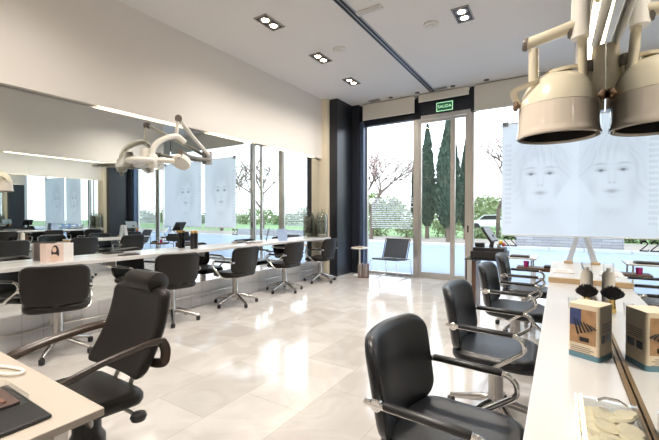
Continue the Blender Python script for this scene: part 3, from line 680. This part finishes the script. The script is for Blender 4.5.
# ------------------------------------------------------------------ hanging banners with a pale printed face
def banner(x0,x1,z0,z1,y,cx,label):
    r = empty('hanging_banner',((x0+x1)/2,y,z0),label,'banner')
    nx,nz=170,230; W_=x1-x0; H_=z1-z0
    me=bpy.data.meshes.new('printed_cloth'); vs=[]; fs=[]
    for j in range(nz+1):
        for i in range(nx+1): vs.append((-W_/2+W_*i/nx, .0, H_*j/nz))
    for j in range(nz):
        for i in range(nx):
            a=j*(nx+1)+i; fs.append((a,a+1,a+nx+2,a+nx+1))
    me.from_pydata(vs,[],fs)
    ca=me.color_attributes.new('print','FLOAT_COLOR','POINT')
    def g(x,z,px,pz,sx,sz,p=2): return math.exp(-(abs((x-px)/sx)**p+abs((z-pz)/sz)**p))
    for k,(x,_,z) in enumerate(vs):
        X=x+(x0+x1)/2-cx; Z=z+z0; v=0.0
        # hair round the face, face, neck
        fo=math.hypot(X/.30,(Z-1.93)/.50); ho=math.hypot(X/.50,(Z-2.12)/.74)
        sg=lambda t: 1/(1+math.exp(max(-40,min(40,t))))
        body=sg((ho-1)*9); nk=sg((abs(X)-.17-.6*max(0,1.42-Z))*22)*sg((Z-1.55)*16); body=max(body,nk)
        v+=.05*body
        hairm=sg((ho-1.02)*10)*max(0,min(1,(fo-.90)*5))*sg((1.28-Z)*9)
        th=math.atan2(X,2.95-Z)
        v+=hairm*(.05+.075*(.5+.5*math.sin(60*th+3*math.sin(9*Z)+2*math.sin(5*X)))*(.5+.5*math.sin(23*th+5*Z)))
        fr=g(X,Z,.02,2.38,.27,.16,3); v+=.09*fr*(.5+.5*math.sin(48*X+7*Z+3*math.sin(6*X)))*(.6+.4*math.sin(17*X+11*Z))
        for s in (-1,1):
            ex=.148*s; up=-.25*abs(X)*0
            v+=.46*g(X,Z,ex,2.105,.062,.018); v+=.36*g(X,Z,ex,2.10,.024,.026)
            v+=.16*g(X,Z,ex,2.135,.085,.040)
            v+=.24*g(X,Z,ex*1.08,2.205+.03*(1-((abs(X)-.15)/.1)**2)*.5,.10,.017)
            v+=.24*g(X,Z,.032*s,1.895,.017,.011)
            v+=.05*g(X,Z,.045*s,1.99,.02,.09)
            v+=.09*g(X,Z,.265*s,1.80,.06,.22)
        v+=.05*g(X,Z,0,1.905,.05,.03)
        v+=.36*g(X,Z,0,1.755,.098,.012); v+=.24*g(X,Z,0,1.778,.08,.02); v+=.24*g(X,Z,0,1.728,.068,.02)
        v+=.08*g(X,Z,0,1.66,.06,.018); v+=.05*g(X,Z,0,1.42,.20,.06)
        # faint column of print down the street side margin
        if X+cx < x0+.17 and X+cx > x0+.05 and 1.15<Z<2.7 and (Z*11)%1<.55: v+=.10
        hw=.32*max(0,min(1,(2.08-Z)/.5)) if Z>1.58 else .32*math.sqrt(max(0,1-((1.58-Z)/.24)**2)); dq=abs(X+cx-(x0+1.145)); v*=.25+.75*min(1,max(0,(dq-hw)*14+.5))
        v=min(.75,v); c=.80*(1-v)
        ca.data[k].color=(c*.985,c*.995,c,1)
    m=MATS.get('banner_cloth')
    if not m:
        m=bpy.data.materials.new('banner_cloth'); m.use_nodes=True; nt=m.node_tree; nt.nodes.clear(); N=nt.nodes.new; L=nt.links.new
        o=N('ShaderNodeOutputMaterial'); at=N('ShaderNodeAttribute'); at.attribute_name='print'
        df=N('ShaderNodeBsdfDiffuse'); tl=N('ShaderNodeBsdfTranslucent'); tr=N('ShaderNodeBsdfTransparent')
        L(at.outputs['Color'],df.inputs[0]); L(at.outputs['Color'],tl.inputs[0]); L(at.outputs['Color'],tr.inputs[0])
        m1=N('ShaderNodeMixShader'); m1.inputs[0].default_value=.55; L(df.outputs[0],m1.inputs[1]); L(tl.outputs[0],m1.inputs[2])
        m2=N('ShaderNodeMixShader'); m2.inputs[0].default_value=.02; L(m1.outputs[0],m2.inputs[1]); L(tr.outputs[0],m2.inputs[2])
        L(m2.outputs[0],o.inputs[0]); MATS['banner_cloth']=m
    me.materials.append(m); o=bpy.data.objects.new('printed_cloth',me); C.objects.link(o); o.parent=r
    MB().tube([(-W_/2,0,0),(W_/2,0,0)],.012,8).build('bottom_bar', M_whitepl, r)
    MB().tube([(-W_/2,0,H_),(W_/2,0,H_)],.012,8).build('top_bar', M_whitepl, r)
    for s in (-1,1):
        MB().box((s*(W_/2-.06)-.05,-.02,H_-.05),(s*(W_/2-.06)+.05,.02,H_+.035),.004).build('clip', M_alum, r)
        MB().tube([(s*(W_/2-.06),0,H_+.03),(s*(W_/2-.06),0,ZC-z0-.03)],.004,6).build('cord', M_steel, r)
        MB().box((s*(W_/2-.06)-.10,-.03,ZC-z0-.035),(s*(W_/2-.06)+.10,.008,ZC-z0-.001)).build('ceiling_bracket', M_alum, r)
    return r
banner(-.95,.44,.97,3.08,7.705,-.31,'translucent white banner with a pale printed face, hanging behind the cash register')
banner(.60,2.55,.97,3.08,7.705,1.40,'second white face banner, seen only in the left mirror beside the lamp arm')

# ------------------------------------------------------------------ hood dryer on the right mirror
HX,HY=-.018,2.55
r = empty('hood_dryer',(HX,HY,1.805),'ivory hood hair dryer on a jointed arm above the right counter','hair dryer')
prof=[(.206,.0),(.214,.004),(.217,.014),(.212,.03),(.209,.05),(.207,.12),(.202,.18)]
MB().lathe(prof+[(.196,.18),(.198,.12),(.196,.05),(.188,.008),(.192,.0)],40,cap=False).build('visor', M_visor, r)
MB().lathe([(.203,.181),(.196,.22),(.180,.27),(.155,.315),(.120,.35),(.07,.368),(.004,.375)],40).build('shell', M_ivory, r)
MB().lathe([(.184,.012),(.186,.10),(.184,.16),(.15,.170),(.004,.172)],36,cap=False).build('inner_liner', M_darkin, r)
b=MB(); b.prism(rrect(.17,.14,.065,6),.0,.018); b.build('top_plate', M_ivory, r, (.02,-.03,.366), (R(3),R(-6),0))
for k in range(3): MB().lathe([(.009,0),(.008,.004),(.002,.005)],10).build('screw', M_knob, r, (-.03+.05*k,-.05,.389))
for a in (200,-20):
    d=Vector((math.cos(R(a)),math.sin(R(a)),0))
    mt=(d*.201)+Vector((0,0,.20))
    MB().lathe([(.010,0),(.012,.012),(.028,.016),(.030,.028),(.024,.036),(.003,.038)],16).build('knob', M_knob, r, tuple(mt), (0,R(90),R(a)))
MB().tube(smooth([(-.195,.05,.22),(-.225,-.03,.265),(-.215,-.10,.285),(-.15,-.14,.295),(-.09,-.135,.31)]),.01,8,flat=(.02,.007)).build('side_bow', M_ivory, r)
def W2(x,y,z): return (x-HX,y-HY,z-1.805)
b=MB(); b.tube([W2(-.135,2.43,2.11),W2(-.135,2.41,2.30)],.026,16); b.build('elbow_tube', M_ivory, r)
b=MB(); b.tube([W2(-.17,2.40,2.333),W2(.0,2.40,2.365),W2(.075,2.42,2.39)],.032,16); b.build('forearm', M_ivory, r)
MB().lathe([(.036,-.012),(.038,0),(.034,.012),(.004,.014)],18).build('elbow_cap', M_greycap, r, W2(-.175,2.40,2.333), (0,R(-80),0))
b=MB(); b.tube([W2(.085,2.42,2.31),W2(.085,2.42,2.36),W2(.092,2.42,2.60),W2(.10,2.42,3.2),W2(.10,2.42,ZC-.03)],.044,20); b.build('ceiling_pole', M_whitepl, r)
MB().lathe([(.09,0),(.09,.02),(.05,.03)],24).build('ceiling_plate', M_whitepl, r, W2(.10,2.42,ZC-.031))
MB().lathe([(.036,-.01),(.038,0),(.034,.01),(.004,.012)],18).build('pole_cap', M_greycap, r, W2(.038,2.42,2.36), (0,R(-90),0))
b=MB(); b.tube([W2(.095,2.43,2.34),W2(.098,2.47,2.22),W2(.108,2.52,2.10)],.03,12,flat=(.03,.024)); b.build('lower_arm', M_ivory, r)
out=[(.207,2.31),(.150,2.31),(.146,2.22),(.132,2.12),(.085,2.05),(.052,1.99),(.056,1.965),(.12,1.945),(.207,1.94)]
MB().ring_loft([[Vector(W2(x,2.56,z)) for x,z in out],[Vector(W2(x,2.62,z)) for x,z in out]]).build('wall_bracket', M_ivory, r)
MB().tube([W2(.165,2.58,2.325),W2(.165,2.46,2.31),W2(.165,1.9,2.275),W2(.165,1.0,2.22)],.02,12,flat=(.022,.028)).build('support_rail', M_whitepl, r)
MB().box(W2(.15,.97,2.14),W2(.207,1.04,2.30),.012,3).build('rail_mount', M_ivory, r)
MB().lathe([(.022,-.03),(.024,-.026),(.024,.026),(.022,.03)],14).build('hinge_barrel', M_greycap, r, W2(.128,2.535,2.19))
MB().tube(smooth([W2(.135,2.535,2.16),W2(.125,2.52,2.11),W2(.09,2.50,2.10),W2(.04,2.48,2.13)]),.011,8).build('hinge_link', M_ivory, r)

# ------------------------------------------------------------------ three armed processor lamp on the left mirror
def P3(x,y,z): return Vector((x,y,z))
base=Vector((XL+.05,3.72,2.22))
r = empty('processor_lamp',tuple(base),'white jointed hair processor lamp mounted on the left mirror','hair processor')
def Q(x,y,z): return (x-base.x,y-base.y,z-base.z)
MB().box(Q(XL+.001,3.66,2.12),Q(XL+.05,3.78,2.32),.012,3).build('mirror_bracket', M_ltrim, r)
EL=(-4.19,2.98,2.60)
for dy in (0,):
    MB().tube([Q(XL+.05,3.70,2.26),Q(-4.36,3.34,2.43),Q(*EL)],.03,12,flat=(.032,.024)).build('upper_arm', M_whitepl, r)
    MB().tube([Q(XL+.05,3.72,2.18),Q(-4.40,3.32,2.17),Q(-4.30,3.08,2.20)],.026,12,flat=(.03,.022)).build('lower_arm', M_ltrim, r)
MB().lathe([(.04,-.035),(.044,-.03),(.044,.03),(.04,.035)],20).build('elbow_cap', M_greycap, r, Q(*EL), (0,R(90),R(-35)))
MB().lathe([(.04,-.03),(.042,-.025),(.042,.025),(.04,.03)],20).build('lower_cap', M_greycap, r, Q(-4.30,3.08,2.19), (0,R(90),R(-35)))
MB().tube([Q(-4.19,2.97,2.58),Q(-4.19,2.95,2.40),Q(-4.19,2.95,2.33)],.022,14).build('drop_tube', M_whitepl, r)
HB=(-4.20,2.62,2.02)
MB().tube(smooth([Q(-4.16,3.05,2.30),Q(-4.17,2.95,2.36),Q(-4.18,2.83,2.33),Q(-4.19,2.70,2.25),Q(-4.20,2.63,2.15),Q(-4.20,2.62,2.06)]),.035,14).build('curved_neck', M_whitepl, r)
MB().lathe([(.05,-.10),(.062,-.08),(.062,.05),(.05,.07)],20).build('collar', M_whitepl, r, Q(*HB))
# round lamp head pointing down toward the window end
MB().lathe([(.004,.085),(.06,.08),(.105,.045),(.12,0),(.11,-.03),(.004,-.035)],26).build('lamp_head', M_whitepl, r, Q(-4.12,2.97,2.03), (R(-38),R(-18),0))
MB().lathe([(.04,.0),(.04,.012),(.003,.014)],18).build('head_disc', M_greycap, r, Q(-4.075,2.915,2.095), (R(50),R(32),0))
MB().tube(smooth([Q(-4.20,2.64,2.02),Q(-4.17,2.76,2.03),Q(-4.14,2.87,2.03)]),.045,12,flat=(.05,.035)).build('head_arm', M_whitepl, r)
cushion(.34,.22,.055,.10,lambda x,y,z:(y,x,z),.024).build('flat_panel', M_whitepl, r, Q(-4.16,2.45,1.99), (R(4),R(-6),R(12)))
MB().lathe([(.004,.20),(.05,.19),(.068,.12),(.11,.05),(.155,.01),(.16,-.01),(.15,-.025),(.004,-.03)],30).build('dish_head', M_whitepl, r, Q(-4.335,2.64,1.98), (R(4),R(-5),0))
MB().lathe([(.02,0),(.02,-.06),(.015,-.065)],12).build('switch', M_ceilpl, r, Q(-4.20,2.62,1.93))

# ------------------------------------------------------------------ outdoors
M_leafd=mat('cypress_green',(.050,.085,.055),.85,var=.45,vscale=6); M_bark=mat('grey_bark',(.16,.12,.09),.9,var=.3,vscale=10)
M_leafl=mat('pale_green_leaf',(.26,.32,.15),.8,var=.4,vscale=2); M_leafm=mat('mid_green_leaf',(.16,.22,.10),.8,var=.4,vscale=2); M_leafr=mat('russet_leaf',(.42,.28,.24),.8,var=.4,vscale=3)
def leaf(b,p,s,d=None):
    d=(d or Vector((rng.uniform(-1,1),rng.uniform(-1,1),rng.uniform(-1,1)))).normalized()*s
    sd=d.cross(Vector((rng.uniform(-1,1),rng.uniform(-1,1),rng.uniform(-1,1)))).normalized()*s*.55
    b.quad(p-d,p+sd,p+d,p-sd)
def cypress(x,y,h,rad,label):
    r=empty('cypress_tree',(x,y,-.05),label,'tree')
    MB().tube([(0,0,0),(0,0,h*.22)],[.13,.10],10).build('trunk', M_bark, r)
    z0=h*.12
    MB().lathe([(rad*.3,z0+.1),(rad*.72,z0+h*.10),(rad*.80,h*.38),(rad*.62,h*.65),(rad*.30,h*.88),(.02,h*.97)],14).build('inner_foliage', M_leafd, r)
    b=MB()
    for k in range(3200):
        t=rng.random()**.9; z=z0+(h-z0)*t
        pr=rad*(min(1,(t+.03)/.18)**.6)*(1-max(0,(t-.3)/.72)**1.5)
        a=rng.uniform(0,2*PI); q=pr*rng.uniform(.78,1.05)*(1+.10*math.sin(a*3+z*2.3))
        leaf(b,Vector((q*math.cos(a),q*math.sin(a),z)),rng.uniform(.07,.13),Vector((.35*math.cos(a),.35*math.sin(a),1)))
    b.build('foliage', M_leafd, r, recalc=False)
cypress(-6.62,21.3,6.7,.50,'slim dark cypress seen through the glass door, left of the two')
cypress(-4.86,19.2,6.6,.66,'broad dark cypress in the middle of the glass door')
cypress(-4.55,21.8,5.6,.40,'dark cypress half hidden by the door frame')
cypress(-8.15,24.2,7.0,.45,'slim dark cypress half hidden behind the left door jamb')
def bare_tree(x,y,h,label,leaves,m,seed,name='bare_tree',ls=.09):
    rg=random.Random(seed); r=empty(name,(x,y,-.05),label,'tree'); tb=MB(); lb=MB()
    def br(p,d,l,rad,lev):
        q=p+d*l; mid=p.lerp(q,.5)+Vector((rg.uniform(-.06,.06),rg.uniform(-.06,.06),0))*l
        tb.tube([p,mid,q],[rad,rad*.85,rad*.7],5 if lev else 8)
        if lev>=5:
            for k in range(leaves):
                s=q+Vector((rg.uniform(-1,1),rg.uniform(-1,1),rg.uniform(-1,1)))*l*.9; leaf(lb,s,rg.uniform(.6,1.1)*ls)
            return
        n=3 if lev<3 else 2
        for k in range(n):
            ax=Vector((rg.uniform(-1,1),rg.uniform(-1,1),rg.uniform(-.1,.4))).normalized()
            nd=(d*.85+ax*(.75 if lev<4 else .9)+Vector((0,0,.12))).normalized(); br(q,nd,l*rg.uniform(.68,.85),rad*.66,lev+1)
    br(Vector((0,0,0)),Vector((0,0,1)),h*.30,h*.024,0)
    tb.build('branches', M_bark, r); lb.build('leaves', m, r, recalc=False)
bare_tree(-9.25,19.2,5.3,'spreading autumn tree with few russet leaves behind the first window',24,M_leafr,5,ls=.05)
bare_tree(-3.2,24.5,6.0,'thin leafless tree right of the glass door',3,M_leafr,11)
bare_tree(9.0,19.6,6.0,'bare street tree seen in the left mirror through the door',6,M_leafr,21,ls=.06)
bare_tree(16.5,22.5,6.4,'bare street tree seen in the left mirror, right of the other one',6,M_leafl,8,ls=.08)
bare_tree(3.5,23,6.0,'thin leafless tree behind the banners',4,M_leafr,15)
def bush_tree(x,y,h,w,label,m,n,ls,name='leafy_tree',cat='tree'):
    r=empty(name,(x,y,-.05),label,cat)
    MB().tube([(0,0,0),(0.05,0,h*.5)],[.05+h*.015,.03+h*.008],8).build('trunk', M_bark, r)
    b=MB(); lobes=[(Vector((rng.uniform(-.5,.5)*w,rng.uniform(-.35,.35)*w,h*rng.uniform(.3,.78))),w*rng.uniform(.28,.45)) for _ in range(8)]
    for k in range(n):
        c,q=rng.choice(lobes); d=Vector((rng.gauss(0,1),rng.gauss(0,1),rng.gauss(0,1))).normalized(); leaf(b,c+d*q*rng.uniform(.6,1.02),ls*rng.uniform(.7,1.2))
    b.build('foliage', m, r, recalc=False)
k=0
spots=[(-36,49,4.6,4.0),(-28,52,5.2,4.2),(-21,48,4.4,4),(-14.5,53,4.8,4.4),(-8,51,3.6,4),(-2,55,2.9,4),(4,53,3.4,4),(10,51,4.5,4.2),(16.5,55,5,4.4),(23,51,5,4.4)]
ds=['far left','second from the left','behind the russet tree','left of the cypresses','behind the cypresses','right of the glass door','above the parked car','behind the banner','right behind the banner','far right']
for (x,y,h,w),d_ in zip(spots,ds):
    bush_tree(x,y,h,w,'pale green park tree in the distance, '+d_, M_leafl if k%3 else M_leafm, 1500, .30); k+=1
for (x,y,h,w,d_) in ((-12.3,21.5,1.0,1.3,'left under the russet tree'),(-10.2,22.0,.9,1.3,'below the white window lettering'),(-8.1,21.8,1.1,1.3,'left of the slim cypress'),(-6.1,23.4,1.0,1.3,'between the two cypresses'),(-4.0,23.6,.5,1.0,'right of the broad cypress'),(-2.4,23.8,.5,1.0,'beside the thin leafless tree')):
    bush_tree(x,y,h,w,'low green shrub on the planted strip, '+d_, M_leafl, 700, .09, 'garden_shrub','shrub')
hb=MB()
for k in range(15000):
    x=rng.uniform(-60,45); p=Vector((x,41.2+rng.uniform(-1,1),rng.random()**.8*(1.9+.5*math.sin(x*.7)+.3*math.sin(x*1.9)))); leaf(hb,p,rng.uniform(.14,.26))
o=hb.build('hedge_foliage', M_leafl, None, (0,0,-.05), recalc=False); tag(o,'long yellow green hedge at the far side of the park','hedge'); o['kind']='stuff'
# low stone wall behind the banner
M_stone=tile_mat('rough_grey_stone',(.46,.44,.43),(.34,.32,.32),(.22,.21,.20),.62,.11,.9,veins=False,msize=.012)
b=MB(); b.box((-1.6,17.25,-.05),(9,17.6,.46)); o=b.build('garden_wall', M_stone); tag(o,'low grey stone garden wall across the street below the banner','garden wall')
M_stone.node_tree.nodes['Mapping'].inputs['Rotation'].default_value=(R(90),0,0)
# parked car
r=empty('parked_car',(-5.55,37.5,-.05),'small white car parked in the distance right of the door','car',R(8))
car=[(-2.0,.35),(-2.02,.62),(-1.9,.85),(-1.15,.95),(-.60,1.42),(.55,1.45),(1.25,.98),(1.95,.86),(2.05,.60),(2.0,.35)]
MB().ring_loft([[Vector((x,-.82,z)) for x,z in car],[Vector((x,.82,z)) for x,z in car]]).build('body', mat('white_car_paint',(.75,.76,.78),.2,var=.02), r, smooth=False)
for y in (-.83,.825): MB().ring_loft([[Vector((x,y,z)) for x,z in ((-1.0,.97),(-.55,1.36),(.5,1.38),(1.05,.99))],[Vector((x,y+.006,z)) for x,z in ((-1.0,.97),(-.55,1.36),(.5,1.38),(1.05,.99))]]).build('side_window', M_plastic, r, smooth=False)
for x in (-1.25,1.25):
    for y in (-.80,.80): MB().lathe([(.20,-.10),(.32,-.10),(.33,-.05),(.33,.05),(.32,.10),(.20,.10)],20).build('wheel', M_plastic, r, (x,y,.33), (R(90),0,0))
# parked bicycles
def bicycle(x,y,rz,label):
    r=empty('bicycle',(x,y,-.06),label,'bicycle',rz,'bicycles parked in the street')
    for wx in (-.52,.52):
        MB().tube([(wx+.33*math.cos(2*PI*k/24),0,.34+.33*math.sin(2*PI*k/24)) for k in range(24)],.018,6,closed=True).build('wheel', M_plastic, r)
        b=MB()
        for k in range(8): b.tube([(wx,0,.34),(wx+.32*math.cos(PI*k/4),0,.34+.32*math.sin(PI*k/4))],.003,4)
        b.build('spokes', M_steel, r)
    b=MB(); blue=mat('blue_frame',(.05,.16,.42),.3,var=.05)
    for p,q in (((-.52,0,.34),(-.15,0,.85)),((-.52,0,.34),(-.08,0,.30)),((-.08,0,.30),(-.18,0,.92)),((-.08,0,.30),(.36,0,.78)),((-.15,0,.80),(.34,0,.86)),((.52,0,.34),(.32,0,.95))): b.tube([p,q],.018,8)
    b.build('frame', blue, r)
    MB().tube([(.26,-.26,1.0),(.33,-.12,.98),(.33,.12,.98),(.26,.26,1.0)],.014,8).build('handlebar', M_chrome, r)
    cushion(.26,.14,.05,.06,lambda a,c,z:(a-.2,c,.94+z),.02).build('saddle', M_plastic, r)
    MB().box((.40,-.14,.72),(.66,.14,.94),.02).build('basket', M_whitepl, r)
bicycle(6.9,10.6,R(70),'blue street bicycle, left of the row seen in the mirror'); bicycle(7.8,10.6,R(70),'blue street bicycle, in the middle of the row seen in the mirror'); bicycle(8.7,10.6,R(70),'blue street bicycle, right of the row seen in the mirror')

# ------------------------------------------------------------------ world, sun, camera
w=bpy.data.worlds.new('overcast'); S.world=w; w.use_nodes=True; nt=w.node_tree; nt.nodes.clear(); N=nt.nodes.new; L=nt.links.new
o=N('ShaderNodeOutputWorld'); bg=N('ShaderNodeBackground'); tc=N('ShaderNodeTexCoord'); sx=N('ShaderNodeSeparateXYZ'); cr=N('ShaderNodeValToRGB')
cr.color_ramp.elements[0].position=.0; cr.color_ramp.elements[0].color=(.92,.94,.97,1); cr.color_ramp.elements[1].position=.7; cr.color_ramp.elements[1].color=(.72,.84,1,1)
L(tc.outputs['Generated'],sx.inputs[0]); L(sx.outputs['Z'],cr.inputs[0]); L(cr.outputs[0],bg.inputs[0]); bg.inputs[1].default_value=2.9; L(bg.outputs[0],o.inputs[0])

cd=bpy.data.cameras.new('camera'); cam=bpy.data.objects.new('camera',cd); C.objects.link(cam); S.camera=cam
Fpx=365.8; cd.sensor_width=36; cd.lens=Fpx/659*36; cd.clip_start=.05; cd.clip_end=500
cam.location=(0,0,1.35); cam.rotation_euler=(R(90)-math.atan(4.9/Fpx),0,R(32.215))
S.view_settings.view_transform='Standard'; S.view_settings.look='None'; S.view_settings.gamma=1; S.view_settings.exposure=.40
S.view_settings.use_curve_mapping=False
cy=S.cycles; cy.use_denoising=True; cy.max_bounces=14; cy.diffuse_bounces=5; cy.glossy_bounces=10; cy.transparent_max_bounces=24; cy.transmission_bounces=8
cy.sample_clamp_indirect=6; cy.caustics_reflective=False; cy.caustics_refractive=False
